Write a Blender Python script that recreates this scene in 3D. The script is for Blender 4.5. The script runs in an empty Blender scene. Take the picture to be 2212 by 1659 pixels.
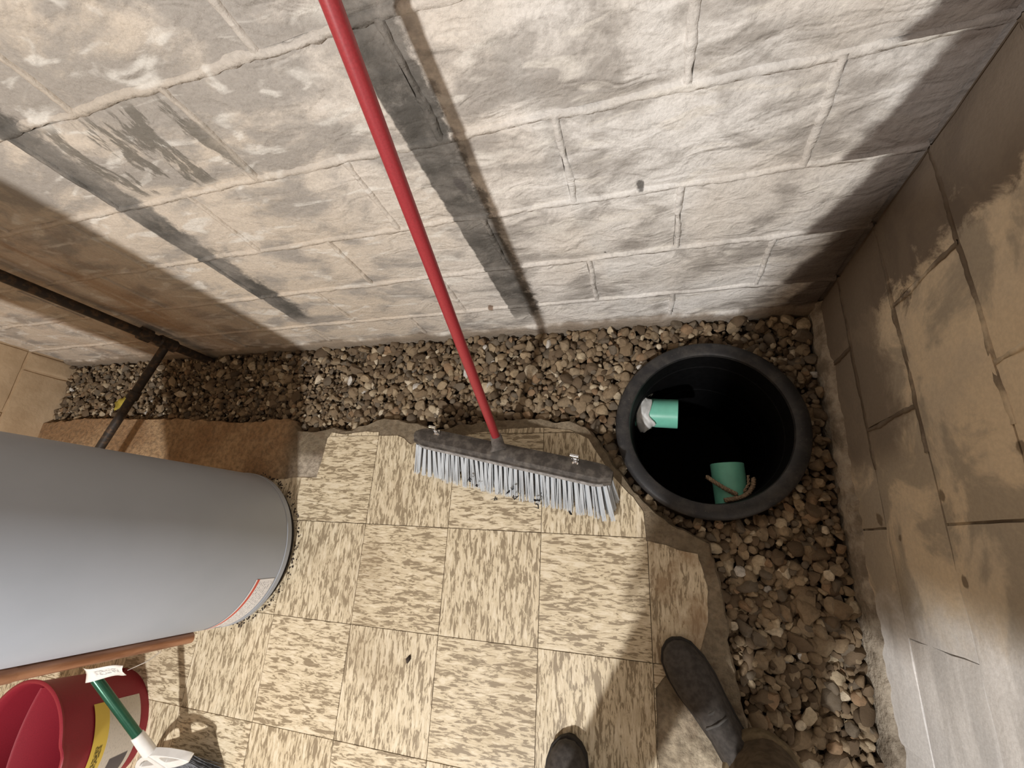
import bpy, bmesh, math, random
import numpy as np
from mathutils import Vector, Matrix, noise as mnoise

random.seed(7)
rng = np.random.default_rng(11)
scene = bpy.context.scene
COL = scene.collection
PI = math.pi

# ------------------------------------------------------------------ camera
cam_d = bpy.data.cameras.new('camera')
cam = bpy.data.objects.new('camera', cam_d)
COL.objects.link(cam)
cam_d.sensor_fit = 'HORIZONTAL'
cam_d.sensor_width = 36.0
cam_d.lens = 956.97 / 2212 * 36
cam_d.clip_start = 0.02
R = Matrix(((0.95566423, 0.03553411, 0.29230671),
            (0.06214139, 0.9459969, -0.31816396),
            (-0.28782692, 0.32222226, 0.90184726)))
cam.matrix_world = Matrix.Translation((0, -0.646884, 1.284301)) @ R.to_4x4()
scene.camera = cam

# ------------------------------------------------------------------ light
world = bpy.data.worlds.new('basement_air')
scene.world = world
world.use_nodes = True
bg = world.node_tree.nodes['Background']
bg.inputs[0].default_value = (1.0, 0.72, 0.50, 1)
bg.inputs[1].default_value = 0.185

def lamp(name, loc, power, col, rad):
    d = bpy.data.lights.new(name, 'POINT')
    d.energy = power; d.color = col; d.shadow_soft_size = rad
    o = bpy.data.objects.new(name, d); COL.objects.link(o); o.location = loc
    return o
lamp('ceiling_bulb', (-0.77, -2.17, 2.2), 212, (1.0, 0.975, 0.945), 0.05)
lamp('far_bulb', (-3.2, -3.0, 2.1), 28, (1.0, 0.60, 0.32), 0.08)

vs = scene.view_settings
vs.view_transform = 'Standard'
vs.look = 'None'
vs.exposure = 0.14
vs.gamma = 1.0
vs.use_curve_mapping = False

# ------------------------------------------------------------------ helpers
def mesh_obj(name, me, m=None, parent=None, smooth=False):
    o = bpy.data.objects.new(name, me)
    COL.objects.link(o)
    if m is not None and not me.materials:
        me.materials.append(m)
    if parent is not None:
        o.parent = parent
    if smooth:
        me.polygons.foreach_set('use_smooth', [True] * len(me.polygons))
    return o

def pyobj(name, v, f, m=None, parent=None, smooth=False):
    me = bpy.data.meshes.new(name)
    me.from_pydata([tuple(p) for p in v], [], f)
    me.update()
    return mesh_obj(name, me, m, parent, smooth)

def bmobj(name, bm, m=None, parent=None, smooth=False):
    bmesh.ops.recalc_face_normals(bm, faces=bm.faces)
    me = bpy.data.meshes.new(name)
    bm.to_mesh(me); bm.free()
    return mesh_obj(name, me, m, parent, smooth)

def empty(name, loc=(0, 0, 0)):
    o = bpy.data.objects.new(name, None)
    COL.objects.link(o); o.location = loc
    o.empty_display_size = 0.05
    return o

def adopt(o, parent):
    """parent keeping the world-space vertex coordinates"""
    o.parent = parent
    o.matrix_parent_inverse = Matrix.Translation(-Vector(parent.location))
    return o

def tag(o, label=None, cat=None, group=None, kind=None):
    if label: o['label'] = label
    if cat: o['category'] = cat
    if group: o['group'] = group
    if kind: o['kind'] = kind
    return o

def soft(o, angle=40):
    me = o.data
    me.polygons.foreach_set('use_smooth', [True] * len(me.polygons))
    try:
        me.set_sharp_from_angle(angle=math.radians(angle))
    except Exception:
        pass
    return o

def frame_of(d):
    d = Vector(d).normalized()
    a = Vector((0, 0, 1)) if abs(d.z) < 0.9 else Vector((1, 0, 0))
    x = d.cross(a).normalized(); y = d.cross(x).normalized()
    return x, y, d

def tube(bm, pts, rad, n=16, caps=True):
    pts = [Vector(p) for p in pts]
    rads = rad if isinstance(rad, (list, tuple)) else [rad] * len(pts)
    rings = []
    x = None
    for i, p in enumerate(pts):
        d = (pts[min(i + 1, len(pts) - 1)] - pts[max(i - 1, 0)]).normalized()
        if x is None:
            x, y, _ = frame_of(d)
        else:
            x = (x - d * x.dot(d)).normalized(); y = d.cross(x)
        rings.append([bm.verts.new(p + (x * math.cos(2 * PI * k / n) + y * math.sin(2 * PI * k / n)) * rads[i]) for k in range(n)])
    for a, b in zip(rings, rings[1:]):
        for k in range(n):
            bm.faces.new((a[k], a[(k + 1) % n], b[(k + 1) % n], b[k]))
    if caps:
        bm.faces.new(rings[0][::-1]); bm.faces.new(rings[-1])
    return rings

def loft(bm, rings, caps=True):
    vr = [[bm.verts.new(p) for p in r] for r in rings]
    n = len(vr[0])
    for a, b in zip(vr, vr[1:]):
        for k in range(n):
            bm.faces.new((a[k], a[(k + 1) % n], b[(k + 1) % n], b[k]))
    if caps:
        bm.faces.new(vr[0][::-1]); bm.faces.new(vr[-1])
    return vr

def box(bm, c, s, rot=None):
    m = Matrix.Translation(c) @ (rot.to_4x4() if rot else Matrix.Identity(4)) @ Matrix.Diagonal((*s, 1))
    return bmesh.ops.create_cube(bm, size=1, matrix=m)['verts']

def lathe(bm, prof, c=(0, 0), n=64, close=False):
    rings = []
    for r, z in prof:
        rings.append([bm.verts.new((c[0] + r * math.cos(2 * PI * k / n), c[1] + r * math.sin(2 * PI * k / n), z)) for k in range(n)])
    pairs = list(zip(rings, rings[1:]))
    if close: pairs.append((rings[-1], rings[0]))
    for a, b in pairs:
        for k in range(n):
            bm.faces.new((a[k], a[(k + 1) % n], b[(k + 1) % n], b[k]))
    return rings

# ------------------------------------------------------------------ materials
class G:
    def __init__(s, name):
        s.m = bpy.data.materials.new(name); s.m.use_nodes = True
        s.t = s.m.node_tree
        s.p = s.t.nodes['Principled BSDF']
    def n(s, typ, ins=None, **props):
        nd = s.t.nodes.new('ShaderNode' + typ)
        for k, v in props.items(): setattr(nd, k, v)
        for k, v in (ins or {}).items():
            if isinstance(v, bpy.types.NodeSocket): s.t.links.new(v, nd.inputs[k])
            else: nd.inputs[k].default_value = v
        return nd
    def pos(s): return s.n('NewGeometry').outputs['Position']
    def obj(s): return s.n('TexCoord').outputs['Object']
    def sep(s, v):
        o = s.n('SeparateXYZ', {0: v}).outputs
        return o[0], o[1], o[2]
    def math(s, op, a, b=0.0, c=None, clamp=False):
        d = {0: a, 1: b}
        if c is not None: d[2] = c
        return s.n('Math', d, operation=op, use_clamp=clamp).outputs[0]
    def mul(s, *a):
        r = a[0]
        for b in a[1:]: r = s.math('MULTIPLY', r, b)
        return r
    def noise(s, v, scale=5, detail=4, rough=.55, dist=0.0, w=None):
        d = {'Vector': v, 'Scale': scale, 'Detail': detail, 'Roughness': rough, 'Distortion': dist}
        if w is not None:
            nd = s.n('TexNoise', None, noise_dimensions='4D'); d['W'] = w
        else:
            nd = s.n('TexNoise')
        for k, x in d.items():
            if isinstance(x, bpy.types.NodeSocket): s.t.links.new(x, nd.inputs[k])
            else: nd.inputs[k].default_value = x
        return nd.outputs['Fac']
    def ss(s, x, a, b, lo=0.0, hi=1.0):
        return s.n('MapRange', {0: x, 1: a, 2: b, 3: lo, 4: hi}, interpolation_type='SMOOTHSTEP', clamp=True).outputs[0]
    def mapv(s, v, scale=(1, 1, 1), rot=(0, 0, 0), loc=(0, 0, 0)):
        return s.n('Mapping', {'Vector': v, 'Location': loc, 'Rotation': rot, 'Scale': scale}).outputs[0]
    def mix(s, f, a, b, blend='MIX'):
        def c(x): return x if isinstance(x, bpy.types.NodeSocket) else (*x, 1.0)
        nd = s.n('Mix', None, data_type='RGBA', blend_type=blend)
        for i, x in ((0, f), (6, c(a)), (7, c(b))):
            if isinstance(x, bpy.types.NodeSocket): s.t.links.new(x, nd.inputs[i])
            else: nd.inputs[i].default_value = x
        return nd.outputs[2]
    def box01(s, x, a, b, e):          # soft window a..b with edge e
        return s.mul(s.ss(x, a - e, a + e), s.ss(x, b - e, b + e, 1.0, 0.0))
    def done(s, col, rough=.8, bump=None, bstr=.3, bdist=.01, spec=.3, metal=0.0, **kw):
        for k, x in (('Base Color', col if isinstance(col, bpy.types.NodeSocket) else (*col, 1)), ('Roughness', rough),
                     ('Specular IOR Level', spec), ('Metallic', metal), *kw.items()):
            if isinstance(x, bpy.types.NodeSocket): s.t.links.new(x, s.p.inputs[k])
            else: s.p.inputs[k].default_value = x
        if bump is not None:
            b = s.n('Bump', {'Strength': bstr, 'Distance': bdist, 'Height': bump})
            s.t.links.new(b.outputs[0], s.p.inputs['Normal'])
        return s.m

def plain(name, col, rough=.5, spec=.4, metal=0.0, var=.12, scale=40, bstr=.1):
    g = G(name)
    f = g.noise(g.obj(), scale, 5)
    c = g.mix(g.ss(f, .3, .7), tuple(x * (1 - var) for x in col), tuple(min(1, x * (1 + var)) for x in col))
    return g.done(c, rough, f, bstr, .002, spec, metal)

H = 0.2032
Z0 = 0.7536

def mat_wall_back(name, joint=False):
    g = G(name)
    P = g.pos(); x, y, z = g.sep(P)
    big = g.noise(P, 2.3, 3); med = g.noise(P, 7, 6, .6); fine = g.noise(P, 160, 3, .6)
    cream, white = (.68, .595, .50), (.87, .86, .84)
    col = g.mix(g.ss(x, -.9, .1), cream, white)  # cream to white stands in for warmer light towards the left
    col = g.mix(g.mul(g.ss(big, .4, .62), .35), col, (.62, .52, .40))
    # thin paint, grey block showing through
    thin = g.noise(g.mapv(P, (5, 5, 9)), 1.0, 8, .62, .4)
    amt = .35 if joint else .80
    upl = g.math('ADD', g.mul(g.ss(x, -.45, -.6), g.ss(z, .80, 1.0), .07), g.mul(g.ss(z, .55, .85), .06))  # extra thin paint higher up, also painting in a weaker light there
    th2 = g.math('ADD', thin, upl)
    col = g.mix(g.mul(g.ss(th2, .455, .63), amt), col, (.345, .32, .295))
    sand = g.noise(P, 75, 5, .7)
    col = g.mix(g.ss(sand, .52, .70, 0, .24), col, (.33, .31, .285))
    # thick light brush strokes
    st = g.noise(g.mapv(P, (9, 9, 26), (0, .25, 0)), 1.0, 3, .5, .8)
    col = g.mix(g.mul(g.ss(st, .55, .68), .62), col, (.86, .83, .77))
    # unpainted bands where furring strips stood
    rag = g.noise(P, 16, 6, .7)
    ragx = g.math('MULTIPLY_ADD', rag, .12, -.06)
    lx = g.noise(P, 40, 3)
    lxo = g.math('MULTIPLY_ADD', lx, .012, -.006)
    xr = g.math('ADD', x, ragx); xl = g.math('ADD', x, lxo)
    bare = g.mix(g.ss(med, .35, .65), (.10, .094, .085), (.26, .24, .215))
    b1 = g.mul(g.ss(xl, -.399, -.394), g.ss(xr, -.315, -.295, 1, 0), g.ss(z, .05, .12))
    b2 = g.mul(g.ss(xl, -1.156, -1.150), g.ss(xr, -1.085, -1.055, 1, 0), g.ss(z, .16, .22))
    col = g.mix(g.mul(b1, g.ss(rag, .25, .5, .72, 1.0)), col, bare)
    col = g.mix(g.mul(b2, g.ss(rag, .25, .5, .72, 1.0)), col, bare)
    # peeled streaks on one block
    sk = g.noise(g.mapv(P, (15, 1, 4.5), (0, -.28, 0)), 1.0, 6, .68, .3)
    blk = g.mul(g.box01(x, -1.08, -.74, .03), g.box01(z, .772, .945, .012))
    col = g.mix(g.mul(g.ss(sk, .495, .545), blk, .85), col, (.17, .155, .13))
    # rust brown staining round the iron pipe
    rn = g.noise(g.mapv(P, (7, 1, 1.6)), 1.0, 6, .6, .5)
    rust = g.mul(g.box01(x, -2.25, -1.50, .22), g.ss(rn, .38, .66), .75)
    col = g.mix(rust, col, (.40, .235, .12))
    # bare edge of each course, with the corner's shade painted into its colour
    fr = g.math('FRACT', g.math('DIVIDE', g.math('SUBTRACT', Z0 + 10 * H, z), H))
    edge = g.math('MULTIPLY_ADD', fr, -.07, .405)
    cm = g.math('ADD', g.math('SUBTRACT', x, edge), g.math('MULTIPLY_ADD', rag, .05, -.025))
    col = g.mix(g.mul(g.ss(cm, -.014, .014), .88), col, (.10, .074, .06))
    chipn = g.noise(P, 70, 3)
    # dirty foot of the wall
    fz = g.math('ADD', z, g.math('MULTIPLY_ADD', med, .10, -.05))
    col = g.mix(g.mul(g.ss(fz, .005, .035, 1, 0), .85), col, (.23, .18, .13))
    # chips
    for sx, sz, sr, sc in ((-.341, .648, .016, (.10, .09, .085)), (.0, .568, .012, (.10, .095, .09)), (-.45, .157, .012, (.22, .13, .08)), (-.085, .365, .005, (.12, .11, .10))):
        dd = g.math('SQRT', g.math('ADD', g.math('POWER', g.math('SUBTRACT', x, sx), 2.0), g.math('POWER', g.mul(g.math('SUBTRACT', z, sz), .55), 2.0)))
        dd = g.math('ADD', dd, g.math('MULTIPLY_ADD', chipn, .014, -.007)) if sx != -9 else dd
        col = g.mix(g.mul(g.ss(dd, sr * .5, sr * .85, 1, 0), .85), col, sc)
    col = g.mix(g.ss(fine, .3, .7, 0, .28), col, g.mix(.5, col, (.1, .09, .08)))
    wav = g.noise(g.mapv(P, (13, 13, 24), (0, .35, 0)), 1.0, 2, .45, 1.2)
    hgt = g.math('ADD', g.mul(wav, g.ss(x, -1.2, -.1, .3, 1.0)), g.mul(fine, .12))
    hgt = g.math('ADD', hgt, g.mul(rag, .35))
    hgt = g.math('ADD', hgt, g.mul(g.noise(P, 55, 4, .6), .22))
    return g.done(col, .85, hgt, .75, .014, .15)

def mat_wall_side(name, joint=False):
    g = G(name)
    P = g.pos(); x, y, z = g.sep(P)
    med = g.noise(P, 6, 6, .6); fine = g.noise(P, 150, 3, .6); rag = g.noise(P, 11, 6, .7, .5)
    col = g.mix(g.ss(med, .4, .65), (.72, .60, .44), (.62, .53, .41))
    thin = g.noise(g.mapv(P, (1, 5, 6)), 1.0, 7, .6, .6)
    col = g.mix(g.mul(g.ss(thin, .48, .58), .7), col, (.32, .285, .235))
    # bare blocks along the foot and towards the corner, its shade painted in
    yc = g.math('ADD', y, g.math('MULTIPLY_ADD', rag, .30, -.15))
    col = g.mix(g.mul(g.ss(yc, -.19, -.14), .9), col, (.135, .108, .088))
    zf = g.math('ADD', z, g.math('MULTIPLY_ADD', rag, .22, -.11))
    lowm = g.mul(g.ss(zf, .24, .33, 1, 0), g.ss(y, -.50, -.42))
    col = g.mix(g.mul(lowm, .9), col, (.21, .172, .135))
    # whitewash streaks further along, brightened with the lit stretch's light painted in
    stv = g.noise(g.mapv(P, (1, 2.5, 11), (0, 0, 0)), 1.0, 5, .6, .3)
    ww = g.ss(g.math('ADD', y, g.math('MULTIPLY_ADD', rag, .12, -.06)), -.80, -.70, 1, 0)
    wcol = g.mix(g.ss(stv, .38, .58), (.66, .655, .65), (.92, .915, .91))
    col = g.mix(g.mul(ww, .9), col, wcol)
    spn = g.noise(P, 60, 3)
    for sy, sz, sr in ((-.544, .357, .015), (-.675, .369, .012), (-.572, .12, .018), (-.50, .55, .014), (-.61, .20, .010)):
        dd = g.math('SQRT', g.math('ADD', g.math('POWER', g.math('SUBTRACT', y, sy), 2.0), g.math('POWER', g.math('SUBTRACT', z, sz), 2.0)))
        dd = g.math('ADD', dd, g.math('MULTIPLY_ADD', spn, .014, -.007))
        col = g.mix(g.mul(g.ss(dd, sr * .5, sr * .85, 1, 0), .75), col, (.13, .095, .06))
    if joint:
        col = g.mix(g.mul(g.ss(y, -.85, -.55, .15, .85), g.ss(med, .36, .56)), col, (.12, .09, .065))
    col = g.mix(g.ss(fine, .3, .7, 0, .25), col, g.mix(.5, col, (.1, .08, .06)))
    hgt = g.math('ADD', g.mul(med, .8), g.mul(fine, .12))
    return g.done(col, .88, hgt, .4, .012, .12)

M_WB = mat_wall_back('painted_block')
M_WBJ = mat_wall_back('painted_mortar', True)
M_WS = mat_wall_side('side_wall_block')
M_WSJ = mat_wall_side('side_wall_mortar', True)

def mat_left_wall():
    g = G('left_wall_block'); P = g.pos()
    med = g.noise(P, 5, 6, .6)
    col = g.mix(g.ss(med, .35, .65), (.62, .47, .31), (.48, .35, .22))
    return g.done(col, .88, g.noise(P, 60, 4), .3, .006, .12)
M_LW = mat_left_wall()

def mat_concrete():
    g = G('slab_concrete'); P = g.pos(); x, y, z = g.sep(P)
    a = g.noise(P, 5, 6, .6); b = g.noise(P, 60, 5, .6); c = g.noise(P, 13, 5, .65, .6)
    col = g.mix(g.ss(a, .35, .65), (.19, .15, .10), (.29, .235, .165))
    col = g.mix(g.mul(g.ss(c, .5, .62), .6), col, (.16, .11, .07))
    left = g.ss(x, -1.3, -1.2, 1, 0)
    col = g.mix(g.mul(left, .75), col, g.mix(g.ss(a, .42, .6), (.40, .235, .12), (.55, .36, .20)))
    pale = g.mul(g.box01(x, .02, .2, .05), g.ss(y, -1.06, -.98, 1, 0))
    col = g.mix(g.mul(pale, g.ss(a, .3, .55)), col, (.72, .62, .47))
    lite = g.mul(g.box01(x, -1.22, -1.09, .02), g.box01(y, -.52, -.44, .03))
    col = g.mix(g.mul(lite, .7), col, (.62, .54, .44))
    col = g.mix(g.ss(b, .35, .7, 0, .55), col, (.10, .078, .055))
    return g.done(col, .9, g.math('ADD', b, c), .8, .010, .15)
M_CON = mat_concrete()

def mat_tile():
    g = G('vinyl_tile')
    O = g.obj(); P = g.pos()
    rnd = g.n('ObjectInfo').outputs['Random']
    w = g.mul(rnd, 60.0)
    s1 = g.noise(g.mapv(O, (25, 125, 1)), 1.0, 6, .64, 1.1, w)
    s2 = g.noise(g.mapv(O, (12, 60, 1)), 1.0, 3, .55, .6, g.math('ADD', w, 9))
    base = g.mix(rnd, (.63, .53, .365), (.69, .59, .42))
    k = g.math('ADD', g.mul(s1, .75), g.mul(s2, .25))
    col = base
    col = g.mix(g.ss(k, .40, .48, .75, 0), col, (.80, .71, .55))
    col = g.mix(g.ss(k, .495, .55, 0, .86), col, (.235, .178, .11))
    dirt = g.noise(P, 3.2, 5, .6)
    col = g.mix(g.ss(dirt, .52, .70, 0, .35), col, (.30, .22, .13))
    x, y, z = g.sep(P)
    brown_n = g.noise(P, 9, 6, .65)  # patchy brown on the right-hand tiles
    brown_m = g.mul(g.ss(x, -.03, .02), g.ss(brown_n, .38, .62), .8)
    col = g.mix(brown_m, col, (.33, .22, .125))
    return g.done(col, g.ss(dirt, .3, .7, .42, .62), g.math('ADD', g.mul(k, .5), g.noise(P, 90, 3)), .12, .002, .35)
M_TILE = mat_tile()

def mat_pebble(name, attr):
    g = G(name)
    r = g.n('Attribute', attribute_name='rnd').outputs['Fac'] if attr else g.n('ObjectInfo').outputs['Random']
    cr = g.n('ValToRGB', {0: r})
    e = cr.color_ramp.elements
    cr.color_ramp.interpolation = 'CONSTANT'
    cols = [(0, (.165, .120, .078)), (.17, (.23, .168, .105)), (.33, (.275, .205, .13)), (.48, (.165, .135, .10)), (.60, (.31, .24, .158)),
            (.72, (.115, .082, .052)), (.80, (.38, .29, .185)), (.87, (.30, .20, .12)), (.92, (.52, .43, .30)), (.965, (.66, .57, .43)), (.99, (.66, .63, .58))]
    e[0].position = 0; e[0].color = (*cols[0][1], 1)
    e[1].position = cols[1][0]; e[1].color = (*cols[1][1], 1)
    for p_, c_ in cols[2:]:
        k = e.new(p_); k.color = (*c_, 1)
    P = g.pos()
    f = g.noise(P, 120, 5, .6)
    c = g.mix(g.ss(f, .35, .75, 0, .45), cr.outputs[0], (.11, .078, .05))
    return g.done(c, .85, g.math('ADD', f, g.noise(P, 420, 3)), .5, .002, .2)
M_PEB = mat_pebble('pebble_stone', False)
M_PEBS = mat_pebble('gravel_stone', True)
M_DIRT = plain('gravel_dirt', (.055, .038, .024), .95, .1, scale=30)

# ------------------------------------------------------------------ walls
XR, XL = 0.457, -2.68
ZTOP = Z0 + 7 * H
def smooth_noise(v, s): return mnoise.noise(Vector(v) * s)

def block_mesh(name, w, h, d, seed, amp=.0016, nx=10, nz=6, ch=.006):
    """front face is the -Y side of the local frame, origin at the block centre on the wall plane"""
    rows = []
    for j in range(nz + 1):
        row = []
        for i in range(nx + 1):
            u = i / nx; v = j / nz
            x = (u - .5) * w; z = (v - .5) * h
            ex = min(u, 1 - u) * w; ez = min(v, 1 - v) * h
            jx = smooth_noise((seed, z * 40, 0), 1) * .0022 if i in (0, nx) else 0
            jz = smooth_noise((x * 30, seed, 3), 1) * .0022 if j in (0, nz) else 0
            e = min(ex, ez)
            y = -amp * 1.5 * smooth_noise((x * 14 + seed * 3.1, z * 18, seed), 1)
            if e < 1e-6: y += ch * .6
            row.append((x + jx, y, z + jz))
        rows.append(row)
    v = [p for r in rows for p in r]
    f = []
    W = nx + 1
    for j in range(nz):
        for i in range(nx):
            a = j * W + i
            f.append((a, a + 1, a + W + 1, a + W))
    per = [i for i in range(W)] + [j * W + nx for j in range(1, nz + 1)] + [nz * W + i for i in range(nx - 1, -1, -1)] + [j * W for j in range(nz - 1, 0, -1)]
    b0 = len(v)
    v += [(v[k][0], d, v[k][2]) for k in per]
    n = len(per)
    for k in range(n):
        f.append((per[k], b0 + k, b0 + (k + 1) % n, per[(k + 1) % n]))
    me = bpy.data.meshes.new(name)
    me.from_pydata(v, [], f); me.update()
    me.polygons.foreach_set('use_smooth', [True] * len(me.polygons))
    me.set_sharp_from_angle(angle=math.radians(50))
    return me

def block_wall(wall, length, joints, zs, rot, origin, mblock, inset=.0, gap=.011):
    """joints(course) -> sorted positions along the wall of the head joints"""
    sd = 0
    for ci, (za, zb) in enumerate(zip(zs, zs[1:])):
        xs = [0.0] + [j for j in joints(ci) if 0.02 < j < length - .02] + [length]
        for a, b in zip(xs, xs[1:]):
            sd += 1
            gp_ = min(gap, .0015) if (gap < .01 and (a + b) / 2 > .45) else gap
            w = b - a - gp_; h = zb - za - gp_
            if w < .02 or h < .02: continue
            me = block_mesh('block', w, h, .03, sd)
            o = mesh_obj('block', me, mblock, wall)
            loc = rot @ Vector(((a + b) / 2, inset + random.uniform(-.0012, .0012), (za + zb) / 2))
            o.matrix_local = Matrix.Translation(origin + loc) @ rot.to_4x4() @ Matrix.Rotation(random.uniform(-.003, .003), 4, 'Y')

zs_all = [Z0 + k * H for k in range(-5, 8)]
zs_all[0] = -0.12
# back wall: local x = world x from XL
wall_back = pyobj('wall_back', [(XL - .1, .009, -.15), (XR + .1, .009, -.15), (XR + .1, .009, ZTOP), (XL - .1, .009, ZTOP),
                                (XL - .1, .2, -.15), (XR + .1, .2, -.15), (XR + .1, .2, ZTOP), (XL - .1, .2, ZTOP)],
                  [(0, 1, 2, 3), (5, 4, 7, 6), (4, 0, 3, 7), (1, 5, 6, 2), (3, 2, 6, 7), (4, 5, 1, 0)], M_WBJ)
tag(wall_back, 'whitewashed concrete block wall behind the gravel strip', 'wall', kind='structure')
def jb(ci):
    k = ci - 5                       # course k..k+1
    off = .0735 if (k % 2 == 0) else .0735 - H
    return sorted(off + 2 * H * n - XL for n in range(-9, 3))
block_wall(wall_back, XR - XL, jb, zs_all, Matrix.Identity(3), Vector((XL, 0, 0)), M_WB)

# mortar beads of the back wall: one strip for each bed joint, one for each head joint
def bead(name, p0, p1, wd, seed, parent, m, nrm=Vector((0, -1, 0)), depth=.008, proud=.0016):
    p0 = Vector(p0); p1 = Vector(p1); L = (p1 - p0).length; d = (p1 - p0).normalized(); s = d.cross(nrm)
    n = max(4, int(L / .007))
    v = []; f = []
    for i in range(n + 1):
        t = i / n; q = p0 + d * L * t
        ww = wd * (1 + .55 * smooth_noise((t * L * 22, seed, 1), 1) + .40 * smooth_noise((t * L * 75, seed, 2), 1))
        pr_ = proud * (1 + 1.2 * smooth_noise((t * L * 30, seed, 5), 1) + 1.0 * smooth_noise((t * L * 90, seed, 6), 1))
        wob = .006 * smooth_noise((t * L * 9, seed, 8), 1) + .002 * smooth_noise((t * L * 60, seed, 9), 1)
        for a, b in ((-.5, -depth), (-.38, pr_ * .45), (0, pr_), (.38, pr_ * .45), (.5, -depth)):
            v.append(q + s * (ww * a + wob) + nrm * b)
    for i in range(n):
        for k in range(4):
            a = i * 5 + k
            f.append((a, a + 1, a + 6, a + 5))
    o = pyobj(name, v, f, m, parent, True)
    return o
for i, z in enumerate(zs_all[1:-1]):
    bead('bed_joint', (XL, 0, z), (XR, 0, z), .016, i * 3.3, wall_back, M_WBJ)
for ci in range(len(zs_all) - 1):
    for j in jb(ci):
        if .02 < j < XR - XL - .02:
            bead('head_joint', (XL + j, 0, zs_all[ci]), (XL + j, 0, zs_all[ci + 1]), .014, j * 7 + ci, wall_back, M_WBJ)
# right wall: local x runs from the corner towards the viewer (-Y), front faces -X
RR = Matrix(((0, 1, 0), (-1, 0, 0), (0, 0, 1)))
YEND = -2.3
wall_right = pyobj('wall_right', [(XR + .008, .1, -.15), (XR + .008, YEND, -.15), (XR + .008, YEND, ZTOP), (XR + .008, .1, ZTOP),
                                  (XR + .2, .1, -.15), (XR + .2, YEND, -.15), (XR + .2, YEND, ZTOP), (XR + .2, .1, ZTOP)],
                   [(0, 1, 2, 3), (5, 4, 7, 6), (4, 0, 3, 7), (1, 5, 6, 2), (3, 2, 6, 7), (4, 5, 1, 0)], M_WSJ)
tag(wall_right, 'tan block wall with peeling paint beside the sump', 'wall', kind='structure')
def jr(ci):
    k = ci - 5
    return [.185 + 2 * H * n for n in range(0, 6)] if k % 2 == 0 else [.384 + 2 * H * n for n in range(-1, 6)]
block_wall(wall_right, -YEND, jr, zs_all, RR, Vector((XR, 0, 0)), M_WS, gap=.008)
for i, z in enumerate(zs_all[1:-1]):
    bead('bed_joint', (XR, 0, z), (XR, -.47, z), .011, 50 + i * 3.3, wall_right, M_WSJ, Vector((-1, 0, 0)), .008, -.003)
for ci in range(len(zs_all) - 1):
    for j in jr(ci):
        if .02 < j < .45:
            far = False
            bead('head_joint', (XR, -j, zs_all[ci]), (XR, -j, zs_all[ci + 1]), .013 if far else .010, j * 5 + ci, wall_right, M_WS if far else M_WSJ, Vector((-1, 0, 0)), .003 if far else .008, .0002 if far else -.002)
# rough mortar cove at the foot of both walls
def cove(name, p0, p1, nrm, h, out, seed, parent, m, zb=-.06):
    p0 = Vector(p0); p1 = Vector(p1); d = (p1 - p0); L = d.length; d.normalize()
    n = int(L / .008); v = []; f = []
    for i in range(n + 1):
        q = p0 + d * (L * i / n)
        s = i / n * L
        hh = h * (1 + .6 * smooth_noise((s * 7, seed, 0), 1) + .55 * smooth_noise((s * 35, seed, 2), 1))
        oo = out * (1 + .4 * smooth_noise((s * 9, seed, 4), 1) + .3 * smooth_noise((s * 40, seed, 6), 1))
        for a, b in ((oo, zb), (oo, -.02), (oo * .75, hh * .35), (oo * .35, hh * .8), (-.006, hh)):
            v.append(Vector((q.x, q.y, 0)) + nrm * a + Vector((0, 0, b)))
    for i in range(n):
        for k in range(4):
            a = i * 5 + k
            f.append((a, a + 1, a + 6, a + 5))
    return pyobj(name, v, f, m, parent, True)
cove('mortar_cove', (XL, 0, 0), (XR, 0, 0), Vector((0, -1, 0)), .02, .010, 3, wall_back, M_WB)
def mat_cove():
    g = G('mortar_cove'); P = g.pos(); a = g.noise(P, 14, 6, .65); b = g.noise(P, 90, 4)
    c = g.mix(g.ss(a, .35, .62), (.20, .165, .125), (.44, .385, .31))
    return g.done(c, .92, g.math('ADD', a, b), .7, .01, .1)
cove('mortar_cove', (XR, 0, 0), (XR, YEND, 0), Vector((-1, 0, 0)), .036, .015, 9, wall_right, mat_cove())
# left wall
RL = Matrix(((0, -1, 0), (1, 0, 0), (0, 0, 1)))
wall_left = pyobj('wall_left', [(XL - .008, .1, -.15), (XL - .008, -2.3, -.15), (XL - .008, -2.3, ZTOP), (XL - .008, .1, ZTOP),
                                (XL - .2, .1, -.15), (XL - .2, -2.3, -.15), (XL - .2, -2.3, ZTOP), (XL - .2, .1, ZTOP)],
                  [(3, 2, 1, 0), (6, 7, 4, 5), (7, 3, 0, 4), (2, 6, 5, 1), (7, 6, 2, 3), (0, 1, 5, 4)], M_LW)
tag(wall_left, 'tan block wall at the far end of the gravel strip', 'wall', kind='structure')
block_wall(wall_left, 1.2, lambda ci: [.1 + (H if ci % 2 else 0) + 2 * H * n for n in range(4)], zs_all, RL, Vector((XL, -1.2, 0)), M_LW)

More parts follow.
